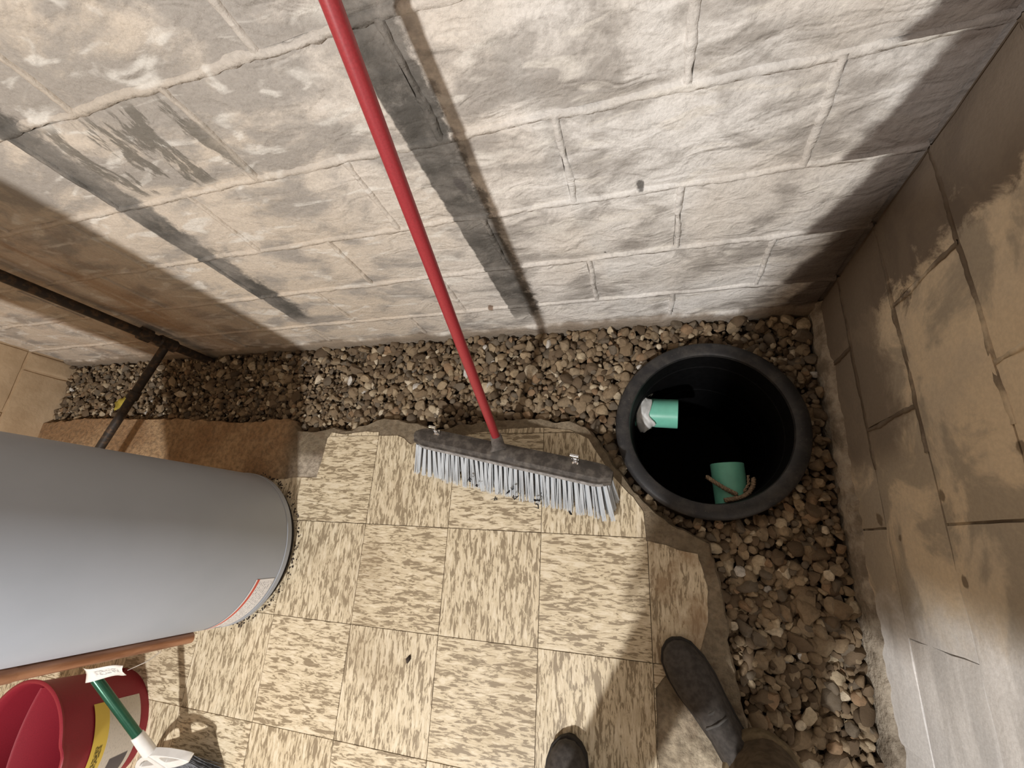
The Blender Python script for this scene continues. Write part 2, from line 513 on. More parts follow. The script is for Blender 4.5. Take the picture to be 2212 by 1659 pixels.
# ------------------------------------------------------------------ floor slab and tiles
edge_pts = [(-2.68, -.30), (-2.384, -.284), (-1.954, -.29), (-1.70, -.30), (-1.454, -.314), (-1.35, -.300), (-1.26, -.305), (-1.225, -.345), (-1.15, -.350),
            (-1.068, -.335), (-1.0, -.348), (-.93, -.322), (-.868, -.304), (-.80, -.310), (-.7, -.332), (-.65, -.345), (-.572, -.330),
            (-.45, -.316), (-.343, -.312), (-.228, -.322), (-.17, -.345), (-.145, -.375), (-.115, -.42), (-.094, -.460), (-.06, -.50), (-.022, -.548), (.04, -.600),
            (.133, -.642), (.152, -.73), (.158, -.80), (.161, -.87), (.175, -.99), (.183, -1.097), (.19, -1.4), (.2, -2.3)]
def rough_line(pts, step, amp, seed):
    out = []
    for a, b in zip(pts, pts[1:]):
        L = math.dist(a, b); n = max(1, int(L / step))
        for i in range(n):
            t = i / n
            x = a[0] + (b[0] - a[0]) * t; y = a[1] + (b[1] - a[1]) * t
            nx, ny = -(b[1] - a[1]) / L, (b[0] - a[0]) / L
            k = amp * (smooth_noise((x * 28, y * 28, seed), 1) + .6 * smooth_noise((x * 90, y * 90, seed), 1))
            out.append((x + nx * k, y + ny * k))
    out.append(pts[-1])
    return out
slab_edge = rough_line(edge_pts, .012, .006, 1.5)
outline = slab_edge + [(-2.68, -2.3)]
bm = bmesh.new()
from mathutils.geometry import tessellate_polygon
tri = tessellate_polygon([[Vector((x, y, 0)) for x, y in outline]])
tv = [bm.verts.new((x, y, 0)) for x, y in outline]
for t in tri:
    try: bm.faces.new([tv[i] for i in t])
    except ValueError: pass
n = len(outline)
mv = []; bv = []
for i, (x, y) in enumerate(outline):
    k = .004 + .006 * abs(smooth_noise((x * 40, y * 40, 4), 1))
    cx, cy = x * .999, y
    a = outline[i - 1]; b = outline[(i + 1) % n]
    L = math.dist(a, b) or 1
    nx, ny = -(b[1] - a[1]) / L, (b[0] - a[0]) / L
    mv.append(bm.verts.new((x + nx * k, y + ny * k, -.012 - .01 * abs(smooth_noise((x * 60, y * 60, 7), 1)))))
    bv.append(bm.verts.new((x + nx * k * .5, y + ny * k * .5, -.13)))
for i in range(n):
    j = (i + 1) % n
    bm.faces.new((tv[i], tv[j], mv[j], mv[i])); bm.faces.new((mv[i], mv[j], bv[j], bv[i]))
floor = bmobj('floor', bm, M_CON)
tag(floor, 'concrete slab with a broken edge, covered in streaked vinyl tiles', 'floor', kind='structure')

TS, TX, TY, TA = 0.286004, -0.87297, -0.647992, 0.0122384
ca, sa = math.cos(TA), math.sin(TA)
def w2t(p): dx, dy = p[0] - TX, p[1] - TY; return (dx * ca + dy * sa, -dx * sa + dy * ca)
def t2w(p): return (TX + p[0] * ca - p[1] * sa, TY + p[0] * sa + p[1] * ca)
cover_pts = [(-2.68, -.62), (-1.9, -.60), (-1.45, -.545), (-1.2, -.512), (-1.098, -.508), (-1.088, -.45), (-1.085, -.372), (-1.07, -.352), (-1.0, -.358), (-.93, -.345), (-.86, -.352), (-.81, -.362),
             (-.78, -.37), (-.75, -.392), (-.70, -.372), (-.62, -.378), (-.56, -.362), (-.45, -.345), (-.343, -.338), (-.228, -.345), (-.17, -.372), (-.15, -.41), (-.12, -.452),
             (-.098, -.485), (-.05, -.535), (-.022, -.575), (-.018, -.645), (.03, -.652), (.06, -.662), (.105, -.668), (.122, -.74), (.120, -.82), (.09, -.90), (.02, -.945), (-.008, -.975), (-.008, -1.2), (-.01, -2.3)]
cover = [w2t(p) for p in rough_line(cover_pts, .012, .003, 8.2) + [(-2.68, -2.3)]]
def clip(poly, axis, val, keep_less):
    out = []
    for a, b in zip(poly, poly[1:] + poly[:1]):
        ia = (a[axis] <= val) == keep_less; ib = (b[axis] <= val) == keep_less
        if ia: out.append(a)
        if ia != ib:
            t = (val - a[axis]) / (b[axis] - a[axis])
            out.append((a[0] + (b[0] - a[0]) * t, a[1] + (b[1] - a[1]) * t))
    return out
for j in range(-2, 5):
    for i in range(-6, 4):
        g_ = .0009
        x0, x1 = i * TS + g_, (i + 1) * TS - g_
        y1, y0 = -j * TS - g_, -(j + 1) * TS + g_
        pl = cover
        for ax, val, kl in ((0, x1, True), (0, x0, False), (1, y1, True), (1, y0, False)):
            if len(pl) > 2: pl = clip(pl, ax, val, kl)
        if len(pl) < 3: continue
        ar = .5 * sum(a[0] * b[1] - b[0] * a[1] for a, b in zip(pl, pl[1:] + pl[:1]))
        if abs(ar) < 3e-4: continue
        if ar < 0: pl = pl[::-1]
        cx, cy = (x0 + x1) / 2, (y0 + y1) / 2
        rot = 0 if (i + j) % 2 == 0 else PI / 2
        rot += random.uniform(-.02, .02)
        cr, sr = math.cos(-rot), math.sin(-rot)
        loc = [((x - cx) * cr - (y - cy) * sr, (x - cx) * sr + (y - cy) * cr) for x, y in pl]
        v = [(x, y, .0025) for x, y in loc] + [(x, y, -.001) for x, y in loc]
        n = len(loc)
        tri = tessellate_polygon([[Vector((x, y, 0)) for x, y in loc]])
        f = []
        for t in tri:
            A, B, Cc = (loc[k] for k in t)
            s = (B[0] - A[0]) * (Cc[1] - A[1]) - (B[1] - A[1]) * (Cc[0] - A[0])
            f.append(tuple(t) if s > 0 else tuple(t[::-1]))
        f += [(k, n + k, n + (k + 1) % n, (k + 1) % n) for k in range(n)]
        o = pyobj('tile', v, f, M_TILE, floor)
        wx, wy = t2w((cx, cy))
        o.location = (wx, wy, random.uniform(0, .0006)); o.rotation_euler = (0, 0, TA + rot)

# ------------------------------------------------------------------ sump basin
SC = (0.1515, -0.342); SR = 0.243
M_BLK = plain('black_plastic', (.0045, .0045, .005), .7, .12, var=.35, scale=60)
def mat_rim():
    g = G('dusty_black_plastic'); P = g.pos()
    a = g.noise(P, 24, 6, .65); b = g.noise(P, 260, 2)
    c = g.mix(g.ss(a, .4, .7), (.020, .020, .022), (.052, .048, .045))
    c = g.mix(g.ss(b, .70, .76, 0, .5), c, (.30, .26, .22))
    return g.done(c, .5, b, .1, .001, .4)
sump = empty('sump_basin', (SC[0], SC[1], -.6))
bm = bmesh.new()
lathe(bm, [(SR - .012, -.09), (SR - .010, -.004), (SR - .003, .0), (SR, .006), (SR, .020), (SR - .003, .026), (SR - .010, .030), (.212, .030), (.205, .026), (.203, .018)], SC, 96)
adopt(soft(bmobj('rim', bm, mat_rim())), sump)
bm = bmesh.new()
rg = lathe(bm, [(.203, .018), (.199, -.05), (.197, -.052), (.194, -.25), (.192, -.252), (.185, -.595), (.17, -.60)], SC, 96)
bm.faces.new(rg[-1])
adopt(soft(bmobj('barrel', bm, M_BLK)), sump)
bm = bmesh.new()
lathe(bm, [(.215, .018), (.212, -.05), (.205, -.60), (.19, -.612), (.0005, -.612)], SC, 64)
adopt(soft(bmobj('outer_shell', bm, M_BLK)), sump)
tag(sump, 'round black plastic sump basin set in the corner gravel', 'sump')

M_GRN = plain('green_pvc', (.20, .60, .46), .32, .5, var=.06, scale=30)
def drain(name, a, b, r, label):
    t = empty(name, b)
    bm = bmesh.new()
    a = Vector(a); b = Vector(b)
    x, y, d = frame_of(b - a)
    n = 40
    prof = [(r, 0), (r, (b - a).length - .001), (r - .001, (b - a).length), (r - .004, (b - a).length), (r - .005, (b - a).length - .002), (r - .005, 0)]
    rings = [[bm.verts.new(a + d * h + (x * math.cos(2 * PI * k / n) + y * math.sin(2 * PI * k / n)) * rr) for k in range(n)] for rr, h in prof]
    for p, q in zip(rings, rings[1:]):
        for k in range(n): bm.faces.new((p[k], p[(k + 1) % n], q[(k + 1) % n], q[k]))
    adopt(soft(bmobj('pipe_wall', bm, M_GRN)), t)
    tag(t, label, 'pipe', 'green drain pipes in the sump')
    return t
d1 = drain('drain_pipe', (-.060, -.259, -.122), (.086, -.270, -.118), .0445, 'bright green drain pipe stub with white plastic stuffed round it')
d2 = drain('drain_pipe', (.217, -.556, -.125), (.210, -.420, -.120), .0445, 'shaded green drain pipe stub with frayed brown rope round it')

# crumpled white plastic round the first pipe
M_RAG = plain('white_plastic_sheet', (.62, .63, .62), .4, .5, var=.25, scale=25)
bm = bmesh.new()
nu, nv = 44, 12
gr = []
for j in range(nv + 1):
    row = []
    for i in range(nu):
        a = 2 * PI * i / nu
        t = j / nv
        fr = .5 + .5 * math.sin(a * 5 + 1.3) * (.6 + .4 * math.sin(a * 3))
        xx = -.036 + t * (.030 + .026 * fr)
        r = .0462 + .014 * abs(smooth_noise((math.cos(a) * 3, math.sin(a) * 3, t * 3.2), 1)) * (1.2 - t * .5) + .020 * math.sin(t * PI) ** 2 * max(0, math.sin(a * 2.5 + .8)) + (.008 * t * t * fr)
        row.append(bm.verts.new((xx, -.261 + r * math.cos(a), -.121 + r * math.sin(a))))
    gr.append(row)
for j in range(nv):
    for i in range(nu):
        bm.faces.new((gr[j][i], gr[j][(i + 1) % nu], gr[j + 1][(i + 1) % nu], gr[j + 1][i]))
rag = bmobj('plastic_sheet', bm, M_RAG, None, True)
md = rag.modifiers.new('thickness', 'SOLIDIFY'); md.thickness = .0012; md.offset = 1
tag(rag, 'crumpled white plastic sheet round the bright green pipe', 'plastic sheet')
M_ROPE = plain('brown_rope', (.34, .25, .17), .9, .1, var=.4, scale=180, bstr=.6)
rope = empty('rope', (.22, -.48, -.07))
def strand(pts, r, parent, name='strand', tw=3):
    for s in range(tw):
        P_ = []
        L = 0
        dens = []
        for a, b in zip(pts, pts[1:]):
            a = Vector(a); b = Vector(b)
            for k in range(8): dens.append(a.lerp(b, k / 8))
        dens.append(Vector(pts[-1]))
        for i, q in enumerate(dens):
            d = (dens[min(i + 1, len(dens) - 1)] - dens[max(0, i - 1)])
            x, y, _ = frame_of(d)
            ph = i * .9 + s * 2 * PI / tw
            P_.append(q + (x * math.cos(ph) + y * math.sin(ph)) * r * .6)
        bm = bmesh.new(); tube(bm, P_, r * .62, 6)
        adopt(bmobj(name, bm, M_ROPE, None, True), parent)
strand([(.150, -.462, -.085), (.168, -.478, -.074), (.195, -.497, -.070), (.222, -.510, -.072)], .0055, rope)
strand([(.272, -.462, -.10), (.266, -.485, -.09), (.252, -.504, -.08), (.236, -.516, -.074), (.215, -.522, -.070), (.19, -.527, -.074)], .006, rope)
strand([(.258, -.455, -.095), (.255, -.480, -.085), (.240, -.502, -.075)], .0035, rope, 'strand', 2)
tag(rope, 'frayed brown rope wound round the shaded green pipe', 'rope')

# ------------------------------------------------------------------ gravel
def in_poly(x, y, poly):
    c = False
    for (x1, y1), (x2, y2) in zip(poly, poly[1:] + poly[:1]):
        if (y1 > y) != (y2 > y) and x < (x2 - x1) * (y - y1) / (y2 - y1) + x1: c = not c
    return c
coarse = edge_pts + [(-2.68, -2.3)]
gravel_poly = [(XL + .01, -.016), (XR - .02, -.016), (XR - .02, -2.2)] + [(.2, -2.2)] + edge_pts[:-1][::-1]
bm = bmesh.new()
pv = [bm.verts.new((x, y, -.058)) for x, y in [(XL, .05), (XR + .05, .05), (XR + .05, -2.25), (.0, -2.25), (.0, -.66), (XL, -.66)]]
# ground under the stones with a hole for the basin: ring fan
bm.free()
bm = bmesh.new()
NN = 48
ringin = [bm.verts.new((SC[0] + (.232) * math.cos(2 * PI * k / NN), SC[1] + .232 * math.sin(2 * PI * k / NN), -.056)) for k in range(NN)]
ringout = [bm.verts.new((min(XR - .002, SC[0] + .405 * math.copysign(min(1, abs(math.cos(2 * PI * k / NN)) * 1.5), math.cos(2 * PI * k / NN))), min(-.002, SC[1] + .36 * math.copysign(min(1, abs(math.sin(2 * PI * k / NN)) * 1.5), math.sin(2 * PI * k / NN))), -.058)) for k in range(NN)]
for k in range(NN):
    bm.faces.new((ringin[k], ringin[(k + 1) % NN], ringout[(k + 1) % NN], ringout[k]))
for q in ([(XL + .002, -.002), (-.25, -.002), (-.25, -.70), (XL, -.70)], [(-.255, -.70), (XR - .002, -.70), (XR - .002, -2.25), (-.255, -2.25)]):
    bm.faces.new([bm.verts.new((x, y, -.0585)) for x, y in q][::-1])
gravel = bmobj('gravel_bed', bm, M_DIRT)
tag(gravel, 'brown gravel bed along the broken slab, round the sump', 'gravel')

def ico(sub):
    b = bmesh.new(); bmesh.ops.create_icosphere(b, subdivisions=sub, radius=1)
    v = np.array([x.co[:] for x in b.verts]); f = np.array([[q.index for q in x.verts] for x in b.faces]); b.free()
    return v, f
ICO = {s: ico(s) for s in (1, 2)}
def pebble_shape(sub, r):
    """angular, river-worn lump: a sphere cut by random planes, softened"""
    v = ICO[sub][0].copy()
    for _ in range(11):
        d = r.normal(size=3); d /= np.linalg.norm(d)
        c = r.uniform(.50, .86)
        h = v @ d
        m = h > c
        v[m] -= np.outer((h[m] - c) * .97, d)
    v *= 1 + .035 * r.normal(size=(len(v), 1))
    return v * 1.16
shapes = {s: [pebble_shape(s, rng) for _ in range(14)] for s in (1, 2)}
def rand_rot(r, flat):
    a, b, c = r.uniform(0, 2 * PI), r.normal(0, flat), r.normal(0, flat)
    return np.array((Matrix.Rotation(a, 3, 'Z') @ Matrix.Rotation(b, 3, 'X') @ Matrix.Rotation(c, 3, 'Y')))
pebs = []
sxs = 0.0165
def try_add(x, y, layer):
    if (x - SC[0]) ** 2 + (y - SC[1]) ** 2 < (SR + .006) ** 2: return
    if not in_poly(x, y, gravel_poly): return
    if any(in_poly(x + a_, y + b_, coarse) for a_, b_ in ((.009, 0), (-.009, 0), (0, .009), (0, -.009))): return
    s = float(np.clip(rng.lognormal(math.log(.0104), .38), .005, .0225))
    if x > .1 and y < -.6: s *= 1.12
    if x < -1.2: s *= .95
    dims = (s * rng.uniform(.95, 1.35), s * rng.uniform(.75, 1.0), s * rng.uniform(.58, .85))
    z = (-.052 + layer * .0115) + rng.uniform(-.004, .005)
    # stones bank up slightly against the walls
    z += .012 * max(0, 1 - min(-y, XR - x) / .12)
    pebs.append((x, y, z, dims, rand_rot(rng, .35), int(rng.integers(14)), float(rng.uniform()), layer))
for layer, st in ((0, .0185), (1, .0185), (2, .0235)):
    for (xa, xb, ya, yb) in ((XL, XR, -.66, 0), (.1, XR, -2.2, -.66)):
        nx = int((xb - xa) / st); ny = int((yb - ya) / st)
        for i in range(nx):
            for j in range(ny):
                try_add(xa + (i + rng.uniform(0, 1)) * st, ya + (j + rng.uniform(0, 1)) * st, layer)
CW = Vector(cam.matrix_world.translation)
Ri = R.transposed()
def img(p):
    d = Ri @ (Vector(p) - CW)
    return 1106 - 956.97 * d.x / d.z, 829.5 + 956.97 * d.y / d.z, -d.z
def score(p):
    u, v, dz = img(p[:3])
    if not (8 < u < 2204 and 8 < v < 1651): return 0
    if p[7] < 2: return 0
    return p[3][0] * p[3][1] / dz ** 2 * (1.0 if p[0] > -1.2 else .5)
order = sorted(range(len(pebs)), key=lambda k: -score(pebs[k]))
solo = set(order[:300])
pm = []
for k in range(14):
    me = bpy.data.meshes.new('pebble')
    me.from_pydata([tuple(p) for p in shapes[2][k]], [], [tuple(int(i) for i in q) for q in ICO[2][1]])
    me.polygons.foreach_set('use_smooth', [True] * len(me.polygons))
    me.set_sharp_from_angle(angle=math.radians(38))
    me.materials.append(M_PEB); pm.append(me)
for k in order[:300]:
    x, y, z, dm, rt, sh, rn, _ = pebs[k]
    o = bpy.data.objects.new('pebble', pm[sh]); COL.objects.link(o); o.parent = gravel
    o.matrix_local = Matrix.Translation((x, y, z)) @ Matrix(rt.tolist()).to_4x4() @ Matrix.Diagonal((*dm, 1))
Vs, Fs, Cs = [], [], []
off = 0
for k, (x, y, z, dm, rt, sh, rn, layer) in enumerate(pebs):
    if k in solo: continue
    sub = 2 if (x > -1.0 and layer > 0) else 1
    v = (shapes[sub][sh] * np.array(dm)) @ rt.T + np.array((x, y, z))
    Vs.append(v); Fs.append(ICO[sub][1] + off); Cs.append(np.full(len(v), rn, np.float32)); off += len(v)
V = np.concatenate(Vs).astype(np.float32); F = np.concatenate(Fs).astype(np.int32); Cc = np.concatenate(Cs)
me = bpy.data.meshes.new('loose_gravel')
me.vertices.add(len(V)); me.vertices.foreach_set('co', V.ravel())
me.loops.add(F.size); me.loops.foreach_set('vertex_index', F.ravel())
me.polygons.add(len(F)); me.polygons.foreach_set('loop_start', np.arange(0, F.size, 3, dtype=np.int32))
me.polygons.foreach_set('loop_total', np.full(len(F), 3, np.int32))
me.polygons.foreach_set('use_smooth', np.ones(len(F), bool))
me.update(calc_edges=True)
me.set_sharp_from_angle(angle=math.radians(42))
at = me.attributes.new('rnd', 'FLOAT', 'POINT'); at.data.foreach_set('value', Cc)
lg = mesh_obj('loose_gravel', me, M_PEBS, gravel)
tag(lg, kind='stuff')
print('pebbles', len(pebs), 'stuff tris', len(F))

# ------------------------------------------------------------------ water heater
TC = Vector((-1.3663, -.7475, 0)); TR = .2415
def mat_tank():
    g = G('grey_enamel'); P = g.pos()
    f = g.noise(P, 320, 2); a = g.noise(P, 3, 4)
    c = g.mix(g.ss(a, .35, .65), (.345, .375, .425), (.375, .405, .46))
    return g.done(c, .42, f, .05, .0006, .45)
M_TANK = mat_tank()
M_DARK = plain('dark_base', (.035, .032, .03), .8, .2)
heater = empty('water_heater', (TC.x, TC.y, 0))
bm = bmesh.new()
lathe(bm, [(TR - .004, .028), (TR, .032), (TR, 1.28), (TR - .01, 1.30), (TR - .06, 1.325), (.0005, 1.335)], (0, 0), 128)
jacket = soft(bmobj('tank_jacket', bm, M_TANK)); jacket.parent = heater
bm = bmesh.new()
lathe(bm, [(TR + .0005, .026), (TR + .0022, .028), (TR + .0022, .044), (TR + .0005, .046)], (0, 0), 128)
o = soft(bmobj('bottom_seam', bm, M_TANK)); o.parent = jacket
bm = bmesh.new()
rg = lathe(bm, [(TR - .012, .001), (TR - .010, .030), (TR - .05, .031)], (0, 0), 96); bm.faces.new(rg[-1])
o = soft(bmobj('base_pan', bm, M_DARK)); o.parent = heater
# warning sticker with a red line
def mat_sticker():
    g = G('warning_sticker'); uv = g.n('UVMap').outputs[0]
    u, v, _ = g.sep(uv)
    ln = g.math('FRACT', g.mul(v, 9.0))
    nz = g.noise(g.mapv(uv, (60, 9, 1)), 1, 2)
    txt = g.mul(g.box01(ln, .3, .72, .06), g.ss(nz, .44, .54), g.box01(u, .10, .97, .01), g.box01(v, .05, .78, .01))
    c = g.mix(g.mul(txt, .75), (.80, .79, .80), (.25, .25, .27))
    c = g.mix(g.box01(v, .80, .93, .006), c, (.60, .10, .07))
    blk = g.mul(g.box01(u, .05, .15, .01), g.box01(v, .22, .55, .02))
    c = g.mix(blk, c, (.03, .03, .03))
    return g.done(c, .4)
def cyl_patch(name, m, parent, R0, R1, a0, a1, z0, z1, nu=28, nv=6, off=.0008):
    v = []; f = []; uvs = []
    for j in range(nv + 1):
        for i in range(nu + 1):
            a = a0 + (a1 - a0) * i / nu; t = j / nv
            r = R0 + (R1 - R0) * t + off
            v.append((r * math.cos(a), r * math.sin(a), z0 + (z1 - z0) * t)); uvs.append((i / nu, t))
    W = nu + 1
    for j in range(nv):
        for i in range(nu):
            q = j * W + i
            f.append((q, q + 1, q + W + 1, q + W))
    o = pyobj(name, v, f, m, parent, True)
    ul = o.data.uv_layers.new(name='UVMap')
    for lp in o.data.loops: ul.data[lp.index].uv = uvs[lp.vertex_index]
    return o
st = cyl_patch('sticker', mat_sticker(), jacket, TR, TR, math.radians(-78), math.radians(-19), .052, .122, off=.0012)
tag(st, 'white warning sticker with a red line')
tag(heater, 'tall grey cylindrical water heater standing on the tiles', 'water heater')

# copper relief pipe running down the heater
def mat_copper():
    g = G('dull_copper'); P = g.pos()
    a = g.noise(g.mapv(P, (40, 40, 6)), 1, 5); 
    c = g.mix(g.ss(a, .35, .65), (.30, .145, .085), (.52, .29, .19))
    return g.done(c, .38, a, .1, .002, .5, .75)
M_CU = mat_copper()
CP = Vector((-1.352, -1.0075))
bm = bmesh.new(); tube(bm, [(CP.x - TC.x, CP.y - TC.y, .105), (CP.x - TC.x, CP.y - TC.y, 1.2)], .0155, 24)
o = rpipe = soft(bmobj('relief_pipe', bm, M_CU)); o.parent = heater
tag(o, 'dull copper pipe running down the grey jacket')
for zz in (.52, 1.0):
    bm = bmesh.new()
    tube(bm, [(CP.x - TC.x, CP.y - TC.y, zz), (CP.x - TC.x, CP.y - TC.y, zz + .03)], .0172, 20)
    o = soft(bmobj('pipe_strap', bm, M_CU)); o.parent = rpipe

# dust and lint gathered at the foot of the heater
M_LINT = plain('dark_lint', (.06, .048, .04), .95, .05, var=.5)
vv, ff = [], []
for _ in range(150):
    a = rng.uniform(-1.35, 1.5); r = TR - .004 + abs(rng.normal(0, .009))
    c = Vector((TC.x + r * math.cos(a), TC.y + r * math.sin(a), .0028)); s = rng.uniform(.0015, .005)
    b0 = len(vv)
    for k in range(6):
        t = k * PI / 3 + rng.uniform(-.3, .3)
        vv.append((c.x + s * math.cos(t) * rng.uniform(.5, 1.2), c.y + s * math.sin(t) * rng.uniform(.5, 1.2), c.z))
    vv.append((c.x, c.y, c.z + s * .8))
    ff += [(b0 + k, b0 + (k + 1) % 6, b0 + 6) for k in range(6)]
lint = pyobj('dust', vv, ff, M_LINT)
tag(lint, 'dark dust and lint gathered at the foot of the water heater', 'dust', kind='stuff')

# ------------------------------------------------------------------ iron gas pipe
def mat_iron():
    g = G('black_iron'); P = g.pos(); a = g.noise(P, 60, 5)
    c = g.mix(g.ss(a, .45, .7), (.045, .036, .03), (.12, .075, .045))
    return g.done(c, .6, a, .3, .003, .4, .3)
M_IRON = mat_iron()
gp = empty('gas_pipe', (-1.79, -.03, -.05))
def gpart(name, pts, r, n=20):
    bm = bmesh.new(); tube(bm, pts, r, n)
    return adopt(soft(bmobj(name, bm, M_IRON)), gp)
gpart('riser', [(-1.79, -.03, -.055), (-1.79, -.03, 2.1)], .0165)
gpart('tee', [(-1.79, -.03, .125), (-1.79, -.03, .132), (-1.79, -.03, .134), (-1.79, -.03, .186), (-1.79, -.03, .188), (-1.79, -.03, .195)], [.020, .0245, .0235, .0235, .0245, .020])
gpart('union', [(-1.79, -.03, .222), (-1.79, -.03, .226), (-1.79, -.03, .262), (-1.79, -.03, .266)], [.02, .0265, .0265, .02], 8)
gpart('branch', [(-1.79, -.03, .16), (-1.862, -.20, .16), (-1.962, -.447, .16), (-2.03, -.62, .16)], .015)
gpart('branch_coupling', [(-1.872, -.225, .16), (-1.884, -.255, .16)], .020)
tag(gp, 'black iron gas pipe with tee against the rust-stained wall', 'pipe')

# ------------------------------------------------------------------ push broom
broom = empty('push_broom', (-.39, -.46, 0))
M_RED = plain('red_paint', (.33, .030, .038), .42, .5, var=.10, scale=400, bstr=.05)
def mat_headgrey():
    g = G('grey_broom_plastic'); P = g.pos(); a = g.noise(P, 40, 6, .65)
    c = g.mix(g.ss(a, .4, .68), (.055, .048, .043), (.13, .115, .10))
    return g.done(c, .6, a, .2, .002, .3)
M_HEAD = mat_headgrey()
M_BR = plain('grey_bristle', (.60, .64, .68), .45, .4, var=.22, scale=90, bstr=0)
M_CHR = plain('chrome_steel', (.75, .75, .76), .18, .5, 1.0, var=.1)
e = Vector((.565, -.107, 0)).normalized()            # along the head
hf = Vector((e.y, -e.x, 0))                           # horizontal, towards the viewer
if hf.y > 0: hf = -hf
tl = math.radians(27)
up = Vector((0, 0, 1)) * math.cos(tl) - hf * math.sin(tl)   # block's own up leans back with the handle
fr = hf * math.cos(tl) + Vector((0, 0, 1)) * math.sin(tl)
HC = Vector((-.383, -.437, .108))                     # centre of the block
HL, HWd, HT = .590, .064, .028
def hp(a, b, c): return HC + e * a + fr * b + up * c
bm = bmesh.new()
rings = []
NS = 40
for i in range(NS + 1):
    t = i / NS * 2 - 1
    a = t * HL / 2
    k = max(0.0, 1 - min(1.0, max(0, (abs(t) - .84) / .16)) ** 2.2) ** .5 if abs(t) > .84 else 1
    w = HWd / 2 * max(.22, k)
    th = HT
    hump = .006 * math.exp(-(t / .14) ** 2)
    q = HWd / 2 * max(.62, k)
    sec = [(-w, -th * .5), (q, -th * .5), (q + .002, -th * .42), (q + .002, -th * .05), (q - .003, .0), (q * .72, th * .38), (q * .3, th * .5 + hump), (-w * .3, th * .5 + hump), (-w * .72, th * .38), (-w + .002, 0), (-w - .001, -th * .3)]
    rings.append([hp(a, b, c) for b, c in sec])
loft(bm, rings)
head = adopt(soft(bmobj('head_block', bm, M_HEAD), 35), broom)
bm = bmesh.new()
loft(bm, [[hp(a, HWd / 2 * kk + b, c) for b, c in ((-.004, -HT * .5), (.0035, -HT * .5), (.0038, -HT * .12), (-.004, -.001))] for a, kk in [(t * HL / 2 * .985, 1 if abs(t) < .85 else (1 - ((abs(t) - .85) / .15) ** 2.4 * .6)) for t in [k / 15 - 1 for k in range(31)]]])
M_DUSTY = plain('dusty_plastic', (.30, .29, .285), .8, .2, var=.3, scale=70)
lip = bmobj('front_lip', bm, M_DUSTY)
lip.parent = head
# handle and socket
hb = Vector((-.4165, -.392, .113)); ht = Vector((-.314, -.113, 1.042))
hd = (ht - hb).normalized()
top = hb + hd * 1.325
bm = bmesh.new()
tube(bm, [hb - hd * .02, hb + hd * .02, hb + hd * .6, top - hd * .012, top - hd * .004, top], [.0113, .0117, .0118, .0118, .010, .005], 28)
adopt(soft(bmobj('handle', bm, M_RED)), broom)
bm = bmesh.new()
base = hp(-.02, .002, HT * .45)
tube(bm, [base - hd * .005, base.lerp(hb, .35), hb - hd * .006, hb + hd * .002], [.028, .0185, .0165, .0160], 24)
sk_ = adopt(soft(bmobj('socket', bm, plain('worn_grey_plastic', (.17, .16, .15), .7, .25, var=.35, scale=60))), broom)
bm = bmesh.new()
for sgn in (-1, 1):
    p0 = hp(-.02 + sgn * .07, .004, HT * .48); p1 = base.lerp(hb, .45)
    q = [p0, hp(-.02 + sgn * .02, .004, HT * .5), p1]
    loft(bm, [[x + fr * .003, x - fr * .003, x - fr * .003 - up * .004, x + fr * .003 - up * .004] for x in q])
bmobj('socket_rib', bm, M_HEAD, sk_)
# chrome clips on top of the block
for nm, a in (('clip', -.225), ('clip', .195)):
    t = []
    bm = bmesh.new()
    c0 = hp(a, -.012, HT * .42)
    dh = (hd * .6 + Vector((0, 0, .4))).normalized()
    for s in (-1, 1):
        pts = [c0 + e * s * .006 + fr * .020 - up * .008, c0 + e * s * .006 + fr * .004 + up * .004, c0 + e * s * .006 + dh * .022, c0 + e * s * .007 + dh * .046]
        tube(bm, pts, .0028, 8)
    tube(bm, [c0 - e * .011 + dh * .043, c0 + e * .011 + dh * .043], .0045, 10)
    tube(bm, [c0 - e * .009 + dh * .020, c0 + e * .009 + dh * .020], .0025, 10)
    box(bm, c0 + dh * .004, (.016, .014, .004))
    soft(bmobj(nm, bm, M_CHR, head))
# bristle tufts
def tuft_mesh(seed):
    r = np.random.default_rng(seed)
    bm = bmesh.new()
    for s in range(22):
        a = r.uniform(0, 2 * PI); q = math.sqrt(r.uniform(0, 1))
        x0, y0 = q * math.cos(a), q * math.sin(a)
        sp = r.uniform(1.25, 1.9)
        L = r.uniform(.95, 1.0)
        x1, y1 = x0 * sp + r.normal(0, .15), y0 * sp + r.normal(0, .15)
        w0, w1 = .30, .15
        b_ = [bm.verts.new((x0 * .75 + w0 * math.cos(k * 2.094), y0 * .75 + w0 * math.sin(k * 2.094), 0)) for k in range(3)]
        t_ = [bm.verts.new((x1 + w1 * math.cos(k * 2.094), y1 + w1 * math.sin(k * 2.094), -L)) for k in range(3)]
        for k in range(3): bm.faces.new((b_[k], b_[(k + 1) % 3], t_[(k + 1) % 3], t_[k]))
        bm.faces.new(t_)
    bmesh.ops.recalc_face_normals(bm, faces=bm.faces)
    me = bpy.data.meshes.new('bristle_tuft'); bm.to_mesh(me); bm.free()
    me.materials.append(M_BR)
    return me
tms = [tuft_mesh(k) for k in range(6)]
rows, cols_ = 5, 38
inv = Matrix.Translation(-broom.location)
